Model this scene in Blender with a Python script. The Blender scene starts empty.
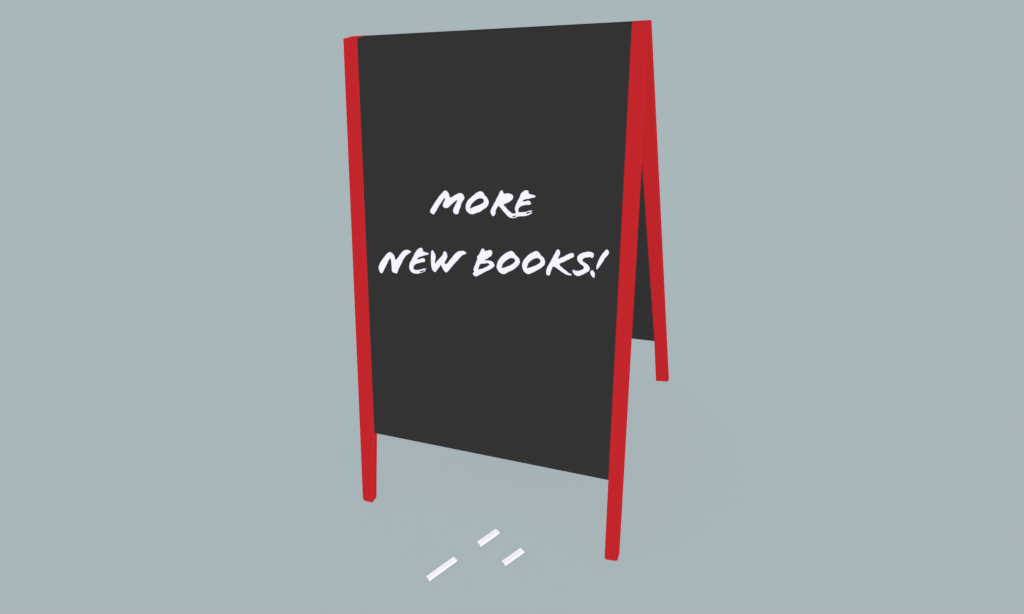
import bpy, bmesh, math, random
from mathutils import Vector, Matrix
from mathutils.geometry import tessellate_polygon

S = bpy.context.scene
COL = S.collection

# ------------------------------------------------------------------ camera
cam_data = bpy.data.cameras.new('camera')
cam = bpy.data.objects.new('camera', cam_data)
COL.objects.link(cam)
right, fwd, up = (Vector(v) for v in (
    (0.929349, 0.356253, -0.096925),
    (-0.355515, 0.792689, -0.495230),
    (-0.099595, 0.494700, 0.863338)))
m = Matrix((right, up, -fwd)).transposed().to_4x4()
m.translation = Vector((0.58344, -1.32209, 1.26148))
cam.matrix_world = m
cam_data.sensor_width = 36.0
cam_data.lens = 36.0 * 642.73 / 1024.0
cam_data.clip_start = 0.01
cam_data.clip_end = 5000.0
S.camera = cam

# ------------------------------------------------------------------ world, lamps, exposure
def lin(c):
    c /= 255.0
    return c / 12.92 if c <= 0.04045 else ((c + 0.055) / 1.055) ** 2.4

BACK = (lin(169), lin(181), lin(186))
world = bpy.data.worlds.new('World')
S.world = world
world.use_nodes = True
bg = world.node_tree.nodes['Background']
bg.inputs[0].default_value = (*BACK, 1)
bg.inputs[1].default_value = WORLD = 0.16

def lamp(name, direction, strength, colour=(1, 1, 1)):
    """A distant soft lamp; the picture shows no shadow anywhere, so it casts none."""
    d = bpy.data.lights.new(name, 'SUN')
    d.energy = strength
    d.angle = math.radians(20)
    d.color = colour
    d.use_shadow = False
    o = bpy.data.objects.new(name, d)
    COL.objects.link(o)
    o.rotation_euler = Vector(direction).to_track_quat('Z', 'Y').to_euler()
    o.location = Vector(direction) * 6
    return o

lamp('overhead_lamp', (0, 0.294, 0.956), 2.88)
lamp('side_lamp', (0.67, -0.742, 0.0), 4.55)

S.view_settings.view_transform = 'Standard'
S.view_settings.look = 'None'
S.view_settings.exposure = 0.0
S.view_settings.gamma = 1.0
S.view_settings.use_curve_mapping = False
S.render.resolution_x, S.render.resolution_y = 1024, 614
S.render.filter_size = 1.5
S.cycles.diffuse_bounces = 0

# ------------------------------------------------------------------ materials
def matte(name, rgb, vary=0.015, scale=60.0, bump=0.0, rough=1.0, spec=0.0):
    """Diffuse procedural material: a faint noise mottles the colour, optional bump."""
    mt = bpy.data.materials.new(name)
    mt.use_nodes = True
    nt = mt.node_tree
    b = nt.nodes['Principled BSDF']
    b.inputs['Roughness'].default_value = rough
    b.inputs['Specular IOR Level'].default_value = spec
    tc = nt.nodes.new('ShaderNodeTexCoord')
    nz = nt.nodes.new('ShaderNodeTexNoise')
    nz.inputs['Scale'].default_value = scale
    nz.inputs['Detail'].default_value = 5
    nt.links.new(tc.outputs['Object'], nz.inputs['Vector'])
    r = nt.nodes.new('ShaderNodeValToRGB')
    r.color_ramp.elements[0].position = 0.3
    r.color_ramp.elements[1].position = 0.7
    r.color_ramp.elements[0].color = (*[c * (1 - vary) for c in rgb], 1)
    r.color_ramp.elements[1].color = (*[min(1, c * (1 + vary)) for c in rgb], 1)
    nt.links.new(nz.outputs['Fac'], r.inputs['Fac'])
    nt.links.new(r.outputs['Color'], b.inputs['Base Color'])
    if bump:
        bp = nt.nodes.new('ShaderNodeBump')
        bp.inputs['Strength'].default_value = bump
        bp.inputs['Distance'].default_value = 0.001
        nt.links.new(nz.outputs['Fac'], bp.inputs['Height'])
        nt.links.new(bp.outputs['Normal'], b.inputs['Normal'])
    return mt

M_GROUND = matte('blue_grey_floor', (0.398, 0.4655, 0.487), 0.0015, 9.0)
M_RED = matte('red_paint', (0.49, 0.0175, 0.0225), 0.01, 35.0)
M_BOARD = matte('blackboard', (0.0302, 0.0298, 0.0300), 0.01, 30.0)
M_WRITE = matte('chalk_line', (0.84, 0.82, 0.94), 0.03, 400.0)
M_CHALK = matte('chalk_stick', (0.90, 0.865, 0.98), 0.01, 300.0)

# ------------------------------------------------------------------ helpers
def link_mesh(name, bm, mat, parent=None):
    bmesh.ops.recalc_face_normals(bm, faces=bm.faces)
    me = bpy.data.meshes.new(name)
    bm.to_mesh(me)
    bm.free()
    me.materials.append(mat)
    o = bpy.data.objects.new(name, me)
    COL.objects.link(o)
    if parent:
        o.parent = parent
    return o

def tag(o, label=None, cat=None, group=None, kind=None):
    for k, v in (('label', label), ('category', cat), ('group', group), ('kind', kind)):
        if v:
            o[k] = v
    return o

# ------------------------------------------------------------------ ground
bm = bmesh.new()
R = 2000.0
bm.faces.new([bm.verts.new(p) for p in ((-R, -R, 0), (R, -R, 0), (R, R, 0), (-R, R, 0))])
tag(link_mesh('ground', bm, M_GROUND), kind='structure')

# ------------------------------------------------------------------ sandwich board
H = 1.102            # height of the folded-open board
FOOT = 0.3563      # outer face of each leaf at the ground, from the middle
TOP = 0.0166       # the same at the top
LEAF = math.hypot(H, FOOT - TOP)
V = Vector((0, (FOOT - TOP) / LEAF, H / LEAF))      # up the front leaf
N = Vector((0, -V.z, V.y))                          # out of the front leaf
THICK = 0.0145

root = bpy.data.objects.new('sandwich_board', None)
COL.objects.link(root)
tag(root, 'black folding chalkboard with red legs, standing open on the blue-grey floor', 'sandwich board')

BACK_SPREAD = 0.0055   # the far leaf stands out a little more at the foot
BACK_TOP = 0.0035

def leaf_point(u, v, inset, back=False):
    """u across, v up the leaf, inset inwards from its outer face."""
    p = Vector((u, -FOOT, 0)) + V * v - N * inset
    if not back:
        return p
    k = v / LEAF
    return Vector((p.x, -p.y + BACK_SPREAD * (1 - k) + BACK_TOP * k, p.z))

def slab(sections, d0, d1, back):
    """A slab in the leaf, d0..d1 deep; sections (u0, z0, u1, z1) run from foot to top."""
    bm = bmesh.new()
    rings = []
    for (u0, z0, u1, z1) in sections:
        ring = []
        for (u, z, d) in ((u0, z0, d0), (u1, z1, d0), (u1, z1, d1), (u0, z0, d1)):
            ring.append(bm.verts.new(leaf_point(u, (z + N.z * d) / V.z, d, back)))
        rings.append(ring)
    bm.faces.new(rings[0])
    bm.faces.new(rings[-1])
    for a, b in zip(rings, rings[1:]):
        for i in range(4):
            bm.faces.new((a[i], a[(i + 1) % 4], b[(i + 1) % 4], b[i]))
    bmesh.ops.recalc_face_normals(bm, faces=bm.faces)
    return bm, rings

def make_leg(sections, back, r_end=0.006, r_edge=0.0005):
    bm, rings = slab(sections, 0.0, THICK, back)
    b = rings[0]
    ends = [e for e in bm.edges if {e.verts[0], e.verts[1]} in ({b[0], b[3]}, {b[1], b[2]})]
    bmesh.ops.bevel(bm, geom=ends, offset=r_end, segments=5, affect='EDGES', profile=0.5)
    sharp = [e for e in bm.edges if len(e.link_faces) == 2 and e.calc_face_angle(0) > 0.6]
    bmesh.ops.bevel(bm, geom=sharp, offset=r_edge, segments=2, affect='EDGES', profile=0.5)
    return link_mesh('leg', bm, M_RED, root)

HL, HR = H + 0.0016, H - 0.0012      # the hand-cut legs are not quite equal in height
make_leg([(-0.3483, 0.0, -0.3145, 0.0005), (-0.3468, 0.195, -0.3036, 0.195), (-0.3413, HL, -0.3050, HL)], False, 0.0080)
make_leg([(0.3116, 0.0, 0.3430, 0.0035), (0.3108, 0.2, 0.3426, 0.2), (0.3093, HR, 0.3408, HR)], False, 0.0065)
make_leg([(-0.3440, 0.0, -0.3050, 0.0), (-0.3435, 0.2, -0.3050, 0.2), (-0.3413, HL, -0.3050, HL)], True, 0.0050)
make_leg([(0.3052, 0.0, 0.3440, 0.0060), (0.3086, 0.215, 0.3431, 0.215), (0.3052, HR, 0.3395, HR)], True, 0.0020)

def make_panel(sections, back, label):
    bm, rings = slab(sections, 0.0008, THICK - 0.0010, back)
    return tag(link_mesh('panel', bm, M_BOARD, root), label)

front = make_panel([(-0.3075, 0.1945, 0.3150, 0.1930), (-0.3090, HL - 0.0003, 0.3130, HR - 0.0003)], False,
                   'front black panel with white handwriting')
make_panel([(-0.3090, 0.1890, 0.3120, 0.1890), (-0.3090, HL - 0.0003, 0.3090, HR - 0.0003)], True,
           'plain black panel of the far leaf')

# ------------------------------------------------------------------ the handwriting
WRITING = {
 'MORE': [
  [[(-0.1291, 0.7808), (-0.1258, 0.7867), (-0.1210, 0.7935), (-0.1133, 0.8044), (-0.1057, 0.8137), (-0.0982, 0.8216), (-0.0923, 0.8276), (-0.0875, 0.8284), (-0.0835, 0.8253), (-0.0803, 0.8203), (-0.0786, 0.8131), (-0.0764, 0.8124), (-0.0673, 0.8179), (-0.0591, 0.8223), (-0.0528, 0.8241), (-0.0483, 0.8230), (-0.0442, 0.8192), (-0.0415, 0.8137), (-0.0430, 0.8101), (-0.0466, 0.8063), (-0.0503, 0.7997), (-0.0512, 0.7957), (-0.0527, 0.7911), (-0.0552, 0.7874), (-0.0558, 0.7825), (-0.0582, 0.7772), (-0.0622, 0.7757), (-0.0677, 0.7774), (-0.0709, 0.7818), (-0.0703, 0.7867), (-0.0679, 0.7925), (-0.0638, 0.8000), (-0.0605, 0.8057), (-0.0601, 0.8078), (-0.0647, 0.8056), (-0.0729, 0.7988), (-0.0803, 0.7920), (-0.0849, 0.7890), (-0.0923, 0.7890), (-0.0959, 0.7921), (-0.0962, 0.7962), (-0.0939, 0.8019), (-0.0902, 0.8083), (-0.0910, 0.8121), (-0.0938, 0.8088), (-0.0985, 0.8034), (-0.1042, 0.7950), (-0.1109, 0.7849), (-0.1157, 0.7781), (-0.1191, 0.7727), (-0.1232, 0.7741), (-0.1278, 0.7775)]],
  [[(-0.0399, 0.7929), (-0.0386, 0.8010), (-0.0341, 0.8084), (-0.0269, 0.8151), (-0.0198, 0.8209), (-0.0128, 0.8262), (-0.0057, 0.8293), (-0.0005, 0.8295), (0.0030, 0.8272), (0.0065, 0.8219), (0.0109, 0.8173), (0.0149, 0.8124), (0.0167, 0.8065), (0.0155, 0.8009), (0.0120, 0.7960), (0.0059, 0.7914), (-0.0003, 0.7875), (-0.0057, 0.7837), (-0.0137, 0.7813), (-0.0208, 0.7780), (-0.0279, 0.7787), (-0.0333, 0.7812), (-0.0378, 0.7850)], [(-0.0293, 0.7905), (-0.0270, 0.7967), (-0.0243, 0.8019), (-0.0154, 0.8092), (-0.0084, 0.8131), (-0.0022, 0.8141), (0.0030, 0.8127), (0.0053, 0.8092), (0.0039, 0.8055), (-0.0013, 0.8023), (-0.0101, 0.7982), (-0.0190, 0.7951), (-0.0252, 0.7923)]],
  [[(0.0198, 0.7860), (0.0216, 0.7909), (0.0250, 0.7974), (0.0293, 0.8047), (0.0327, 0.8111), (0.0370, 0.8191), (0.0407, 0.8263), (0.0434, 0.8318), (0.0468, 0.8339), (0.0497, 0.8312), (0.0514, 0.8251), (0.0548, 0.8268), (0.0599, 0.8276), (0.0675, 0.8264), (0.0726, 0.8235), (0.0736, 0.8189), (0.0719, 0.8150), (0.0669, 0.8101), (0.0602, 0.8067), (0.0551, 0.8046), (0.0505, 0.8029), (0.0551, 0.7987), (0.0603, 0.7934), (0.0663, 0.7882), (0.0732, 0.7846), (0.0791, 0.7854), (0.0799, 0.7873), (0.0782, 0.7911), (0.0772, 0.7965), (0.0788, 0.8021), (0.0821, 0.8092), (0.0862, 0.8163), (0.0891, 0.8226), (0.0902, 0.8273), (0.0943, 0.8305), (0.0984, 0.8345), (0.1034, 0.8354), (0.1089, 0.8333), (0.1080, 0.8287), (0.1126, 0.8270), (0.1209, 0.8261), (0.1250, 0.8229), (0.1202, 0.8200), (0.1128, 0.8181), (0.1062, 0.8171), (0.0979, 0.8152), (0.0938, 0.8112), (0.0980, 0.8114), (0.1046, 0.8135), (0.1104, 0.8137), (0.1138, 0.8105), (0.1143, 0.8067), (0.1122, 0.8046), (0.1048, 0.8042), (0.0973, 0.8028), (0.0915, 0.8006), (0.0873, 0.7970), (0.0852, 0.7922), (0.0863, 0.7884), (0.0950, 0.7888), (0.1017, 0.7895), (0.1092, 0.7925), (0.1207, 0.7941), (0.1134, 0.7896), (0.1192, 0.7876), (0.1102, 0.7833), (0.1019, 0.7805), (0.0918, 0.7792), (0.0851, 0.7789), (0.0801, 0.7760), (0.0733, 0.7741), (0.0673, 0.7749), (0.0613, 0.7777), (0.0561, 0.7830), (0.0510, 0.7883), (0.0458, 0.7936), (0.0397, 0.7996), (0.0380, 0.7979), (0.0346, 0.7923), (0.0323, 0.7874), (0.0329, 0.7827), (0.0303, 0.7786), (0.0269, 0.7765), (0.0234, 0.7779), (0.0216, 0.7822)], [(0.0712, 0.7770), (0.0741, 0.7788), (0.0780, 0.7800), (0.0820, 0.7802), (0.0783, 0.7784), (0.0746, 0.7770)], [(0.1021, 0.7864), (0.1067, 0.7888), (0.1130, 0.7901), (0.1150, 0.7892), (0.1104, 0.7875), (0.1060, 0.7857)]],
 ],
 'NEW': [
  [[(-0.2714, 0.6380), (-0.2697, 0.6451), (-0.2647, 0.6541), (-0.2573, 0.6633), (-0.2500, 0.6716), (-0.2429, 0.6778), (-0.2365, 0.6799), (-0.2307, 0.6764), (-0.2264, 0.6716), (-0.2247, 0.6640), (-0.2223, 0.6608), (-0.2168, 0.6680), (-0.2107, 0.6753), (-0.2036, 0.6834), (-0.1967, 0.6872), (-0.1900, 0.6882), (-0.1833, 0.6865), (-0.1801, 0.6842), (-0.1845, 0.6805), (-0.1923, 0.6757), (-0.1983, 0.6693), (-0.2034, 0.6622), (-0.2085, 0.6524), (-0.2137, 0.6443), (-0.2179, 0.6353), (-0.2215, 0.6281), (-0.2260, 0.6298), (-0.2319, 0.6307), (-0.2350, 0.6357), (-0.2347, 0.6443), (-0.2353, 0.6529), (-0.2356, 0.6623), (-0.2384, 0.6647), (-0.2437, 0.6574), (-0.2480, 0.6485), (-0.2544, 0.6376), (-0.2598, 0.6276), (-0.2639, 0.6255), (-0.2688, 0.6286)]],
  [[(-0.1874, 0.6480), (-0.1852, 0.6567), (-0.1801, 0.6647), (-0.1751, 0.6736), (-0.1711, 0.6814), (-0.1671, 0.6868), (-0.1613, 0.6925), (-0.1565, 0.6953), (-0.1518, 0.6945), (-0.1492, 0.6927), (-0.1497, 0.6871), (-0.1441, 0.6858), (-0.1333, 0.6838), (-0.1337, 0.6811), (-0.1428, 0.6784), (-0.1538, 0.6746), (-0.1609, 0.6721), (-0.1657, 0.6675), (-0.1619, 0.6669), (-0.1562, 0.6694), (-0.1505, 0.6715), (-0.1458, 0.6710), (-0.1436, 0.6658), (-0.1460, 0.6621), (-0.1522, 0.6613), (-0.1580, 0.6591), (-0.1660, 0.6573), (-0.1728, 0.6534), (-0.1758, 0.6472), (-0.1748, 0.6425), (-0.1664, 0.6420), (-0.1578, 0.6439), (-0.1501, 0.6462), (-0.1393, 0.6484), (-0.1451, 0.6442), (-0.1427, 0.6417), (-0.1494, 0.6378), (-0.1580, 0.6347), (-0.1667, 0.6326), (-0.1743, 0.6328), (-0.1810, 0.6354), (-0.1857, 0.6405)], [(-0.1604, 0.6379), (-0.1560, 0.6400), (-0.1493, 0.6419), (-0.1445, 0.6426), (-0.1493, 0.6398), (-0.1560, 0.6374)]],
  [[(-0.1281, 0.6878), (-0.1252, 0.6930), (-0.1207, 0.6883), (-0.1171, 0.6827), (-0.1163, 0.6762), (-0.1179, 0.6669), (-0.1188, 0.6601), (-0.1146, 0.6654), (-0.1080, 0.6726), (-0.1014, 0.6784), (-0.0980, 0.6841), (-0.0948, 0.6909), (-0.0920, 0.6919), (-0.0875, 0.6873), (-0.0853, 0.6792), (-0.0883, 0.6732), (-0.0924, 0.6671), (-0.0934, 0.6629), (-0.0903, 0.6615), (-0.0860, 0.6646), (-0.0814, 0.6704), (-0.0749, 0.6783), (-0.0684, 0.6862), (-0.0612, 0.6924), (-0.0548, 0.6953), (-0.0504, 0.6945), (-0.0468, 0.6959), (-0.0370, 0.6917), (-0.0423, 0.6872), (-0.0486, 0.6848), (-0.0550, 0.6781), (-0.0632, 0.6693), (-0.0705, 0.6622), (-0.0779, 0.6533), (-0.0844, 0.6461), (-0.0887, 0.6416), (-0.0937, 0.6437), (-0.0973, 0.6484), (-0.1018, 0.6564), (-0.1036, 0.6588), (-0.1074, 0.6535), (-0.1131, 0.6455), (-0.1179, 0.6400), (-0.1234, 0.6429), (-0.1271, 0.6485), (-0.1288, 0.6560), (-0.1286, 0.6661), (-0.1289, 0.6777)]],
 ],
 'BOOKS': [
  [[(-0.0220, 0.6432), (-0.0223, 0.6461), (-0.0187, 0.6505), (-0.0209, 0.6536), (-0.0196, 0.6595), (-0.0160, 0.6679), (-0.0134, 0.6747), (-0.0107, 0.6797), (-0.0125, 0.6837), (-0.0072, 0.6897), (-0.0037, 0.6964), (-0.0007, 0.7031), (0.0024, 0.7046), (0.0068, 0.7020), (0.0077, 0.6980), (0.0129, 0.7000), (0.0198, 0.7028), (0.0241, 0.7007), (0.0262, 0.6945), (0.0233, 0.6895), (0.0181, 0.6851), (0.0112, 0.6810), (0.0056, 0.6777), (0.0147, 0.6787), (0.0234, 0.6774), (0.0286, 0.6738), (0.0318, 0.6676), (0.0261, 0.6618), (0.0183, 0.6568), (0.0095, 0.6520), (0.0007, 0.6472), (-0.0081, 0.6416), (-0.0143, 0.6386), (-0.0188, 0.6402)], [(-0.0095, 0.6557), (-0.0072, 0.6613), (-0.0051, 0.6668), (-0.0019, 0.6690), (0.0060, 0.6700), (0.0130, 0.6718), (0.0182, 0.6706), (0.0173, 0.6673), (0.0112, 0.6639), (0.0042, 0.6601), (-0.0028, 0.6575)]],
  [[(0.0356, 0.6638), (0.0364, 0.6720), (0.0398, 0.6802), (0.0457, 0.6879), (0.0525, 0.6940), (0.0592, 0.6989), (0.0660, 0.7025), (0.0710, 0.7035), (0.0761, 0.7012), (0.0804, 0.6952), (0.0863, 0.6908), (0.0901, 0.6864), (0.0915, 0.6809), (0.0899, 0.6753), (0.0858, 0.6702), (0.0800, 0.6649), (0.0716, 0.6595), (0.0648, 0.6565), (0.0598, 0.6526), (0.0538, 0.6500), (0.0469, 0.6510), (0.0400, 0.6553)], [(0.0476, 0.6635), (0.0496, 0.6698), (0.0518, 0.6747), (0.0577, 0.6800), (0.0645, 0.6856), (0.0729, 0.6880), (0.0780, 0.6860), (0.0797, 0.6824), (0.0781, 0.6783), (0.0714, 0.6730), (0.0630, 0.6689), (0.0545, 0.6653)]],
  [[(0.0960, 0.6702), (0.0965, 0.6781), (0.1002, 0.6863), (0.1067, 0.6939), (0.1140, 0.7007), (0.1214, 0.7048), (0.1287, 0.7075), (0.1344, 0.7052), (0.1378, 0.7000), (0.1437, 0.6950), (0.1478, 0.6906), (0.1491, 0.6845), (0.1481, 0.6782), (0.1434, 0.6731), (0.1361, 0.6678), (0.1280, 0.6632), (0.1207, 0.6587), (0.1125, 0.6548), (0.1049, 0.6563), (0.0990, 0.6617)], [(0.1067, 0.6675), (0.1092, 0.6744), (0.1111, 0.6796), (0.1160, 0.6844), (0.1225, 0.6892), (0.1307, 0.6922), (0.1364, 0.6903), (0.1390, 0.6861), (0.1366, 0.6815), (0.1294, 0.6767), (0.1196, 0.6723), (0.1130, 0.6696)]],
  [[(0.1513, 0.6620), (0.1525, 0.6683), (0.1552, 0.6764), (0.1601, 0.6846), (0.1640, 0.6926), (0.1685, 0.7022), (0.1723, 0.7094), (0.1753, 0.7142), (0.1788, 0.7145), (0.1822, 0.7093), (0.1821, 0.7032), (0.1790, 0.6976), (0.1776, 0.6933), (0.1854, 0.6973), (0.1932, 0.7017), (0.2010, 0.7061), (0.2087, 0.7089), (0.2128, 0.7061), (0.2134, 0.7016), (0.2091, 0.6982), (0.1998, 0.6929), (0.1921, 0.6885), (0.1842, 0.6848), (0.1803, 0.6822), (0.1844, 0.6779), (0.1926, 0.6723), (0.2008, 0.6660), (0.2104, 0.6618), (0.2066, 0.6595), (0.1994, 0.6600), (0.1913, 0.6637), (0.1815, 0.6691), (0.1733, 0.6747), (0.1668, 0.6765), (0.1646, 0.6709), (0.1623, 0.6644), (0.1604, 0.6572), (0.1569, 0.6554), (0.1528, 0.6574)]],
  [[(0.2101, 0.6706), (0.2128, 0.6739), (0.2164, 0.6711), (0.2223, 0.6709), (0.2301, 0.6738), (0.2353, 0.6780), (0.2344, 0.6818), (0.2280, 0.6859), (0.2224, 0.6900), (0.2195, 0.6959), (0.2204, 0.7021), (0.2248, 0.7077), (0.2332, 0.7117), (0.2439, 0.7141), (0.2516, 0.7134), (0.2556, 0.7099), (0.2554, 0.7031), (0.2525, 0.7003), (0.2482, 0.7026), (0.2414, 0.7013), (0.2345, 0.6993), (0.2310, 0.6960), (0.2324, 0.6923), (0.2388, 0.6890), (0.2451, 0.6849), (0.2485, 0.6791), (0.2472, 0.6729), (0.2419, 0.6694), (0.2351, 0.6650), (0.2290, 0.6618), (0.2228, 0.6593), (0.2164, 0.6614), (0.2123, 0.6654)]],
  [[(0.2616, 0.6786), (0.2620, 0.6862), (0.2647, 0.6947), (0.2688, 0.7048), (0.2745, 0.7135), (0.2816, 0.7219), (0.2855, 0.7195), (0.2877, 0.7140), (0.2852, 0.7090), (0.2802, 0.7034), (0.2753, 0.6948), (0.2697, 0.6853), (0.2625, 0.6756)]],
  [[(0.2486, 0.6684), (0.2502, 0.6739), (0.2540, 0.6757), (0.2572, 0.6737), (0.2598, 0.6663), (0.2593, 0.6609), (0.2568, 0.6583), (0.2531, 0.6619)]],
 ],
}


def chaikin(poly):
    out = []
    n = len(poly)
    for i in range(n):
        a, b = Vector(poly[i]), Vector(poly[(i + 1) % n])
        out += [a * 0.78 + b * 0.22, a * 0.22 + b * 0.78]
    return out

def rough(poly, rnd, amt=0.00045):
    """Brushy chalk edge: short steps, each nudged a little."""
    out = []
    n = len(poly)
    for i in range(n):
        a, b = poly[i], poly[(i + 1) % n]
        k = max(1, int((b - a).length / 0.0012))
        nrm = Vector((-(b - a).y, (b - a).x)).normalized() if (b - a).length else Vector((0, 0))
        for j in range(k):
            out.append(a.lerp(b, j / k) + nrm * rnd.uniform(-amt, amt))
    return out

def thin(poly, hole, amt=0.0004):
    """Draw the stroke edge in by a hair, away from the hole it may bound."""
    n = len(poly)
    area = sum(poly[i].cross(poly[(i + 1) % n]) for i in range(n))
    sgn = (1 if area > 0 else -1) * (-1 if hole else 1)
    out = []
    for i in range(n):
        t = poly[(i + 1) % n] - poly[i - 1]
        t = t.normalized() if t.length else t
        out.append(poly[i] + Vector((-t.y, t.x)) * sgn * amt)
    return out

def writing(letters, seed):
    rnd = random.Random(seed)
    bm = bmesh.new()
    for letter in letters:
        loops = []
        for i, poly in enumerate(letter):
            loops.append(rough(thin(chaikin(poly), i > 0), rnd))
        flat = [p for lp in loops for p in lp]
        tris = tessellate_polygon([[Vector((p.x, p.y, 0)) for p in lp] for lp in loops])
        topv = [bm.verts.new(leaf_point(p.x, p.y, 0.0002)) for p in flat]
        lowv = [bm.verts.new(leaf_point(p.x, p.y, 0.0010)) for p in flat]
        for t in tris:
            try:
                bm.faces.new([topv[i] for i in t])
            except ValueError:
                pass
        base = 0
        for lp in loops:
            n = len(lp)
            for i in range(n):
                a, b = base + i, base + (i + 1) % n
                bm.faces.new((topv[a], topv[b], lowv[b], lowv[a]))
            base += n
    return bm

w = tag(link_mesh('handwriting', writing(WRITING['MORE'], 3), M_WRITE, front), 'white brush lettering reading MORE')
w = tag(link_mesh('handwriting', writing(WRITING['NEW'], 5), M_WRITE, front), 'white brush lettering reading NEW')
w = tag(link_mesh('handwriting', writing(WRITING['BOOKS'], 8), M_WRITE, front), 'white brush lettering reading BOOKS!')

# ------------------------------------------------------------------ chalk sticks
def chalk(x0, y0, x1, y1, wid, hgt, label):
    a, b = Vector((x0, y0, 0)), Vector((x1, y1, 0))
    mid = (a + b) / 2 + Vector((-0.0003, 0.0012, 0))
    L = (b - a).length
    bm = bmesh.new()
    bmesh.ops.create_cube(bm, size=1.0)
    for v in bm.verts:
        v.co = Vector((v.co.x * L, v.co.y * wid, (v.co.z + 0.5) * hgt))
    bmesh.ops.bevel(bm, geom=list(bm.edges), offset=0.0006, segments=2, affect='EDGES', profile=0.5)
    o = link_mesh('chalk_stick', bm, M_CHALK)
    o.location = mid
    o.rotation_euler.z = math.atan2(y1 - y0, x1 - x0)
    return tag(o, label, 'chalk', 'chalk sticks lying in front of the board')

chalk(-0.0631, -0.5261, -0.0244, -0.4569, 0.0130, 0.005, 'longest white chalk stick, nearest the viewer, lying lower left of the other two')
chalk(0.0128, -0.4028, 0.0420, -0.3520, 0.0148, 0.005, 'short white chalk stick lying farthest from the viewer, closest under the black panel')
chalk(0.0905, -0.4369, 0.1207, -0.3885, 0.0138, 0.005, 'short white chalk stick on the right, nearest the front right red leg')
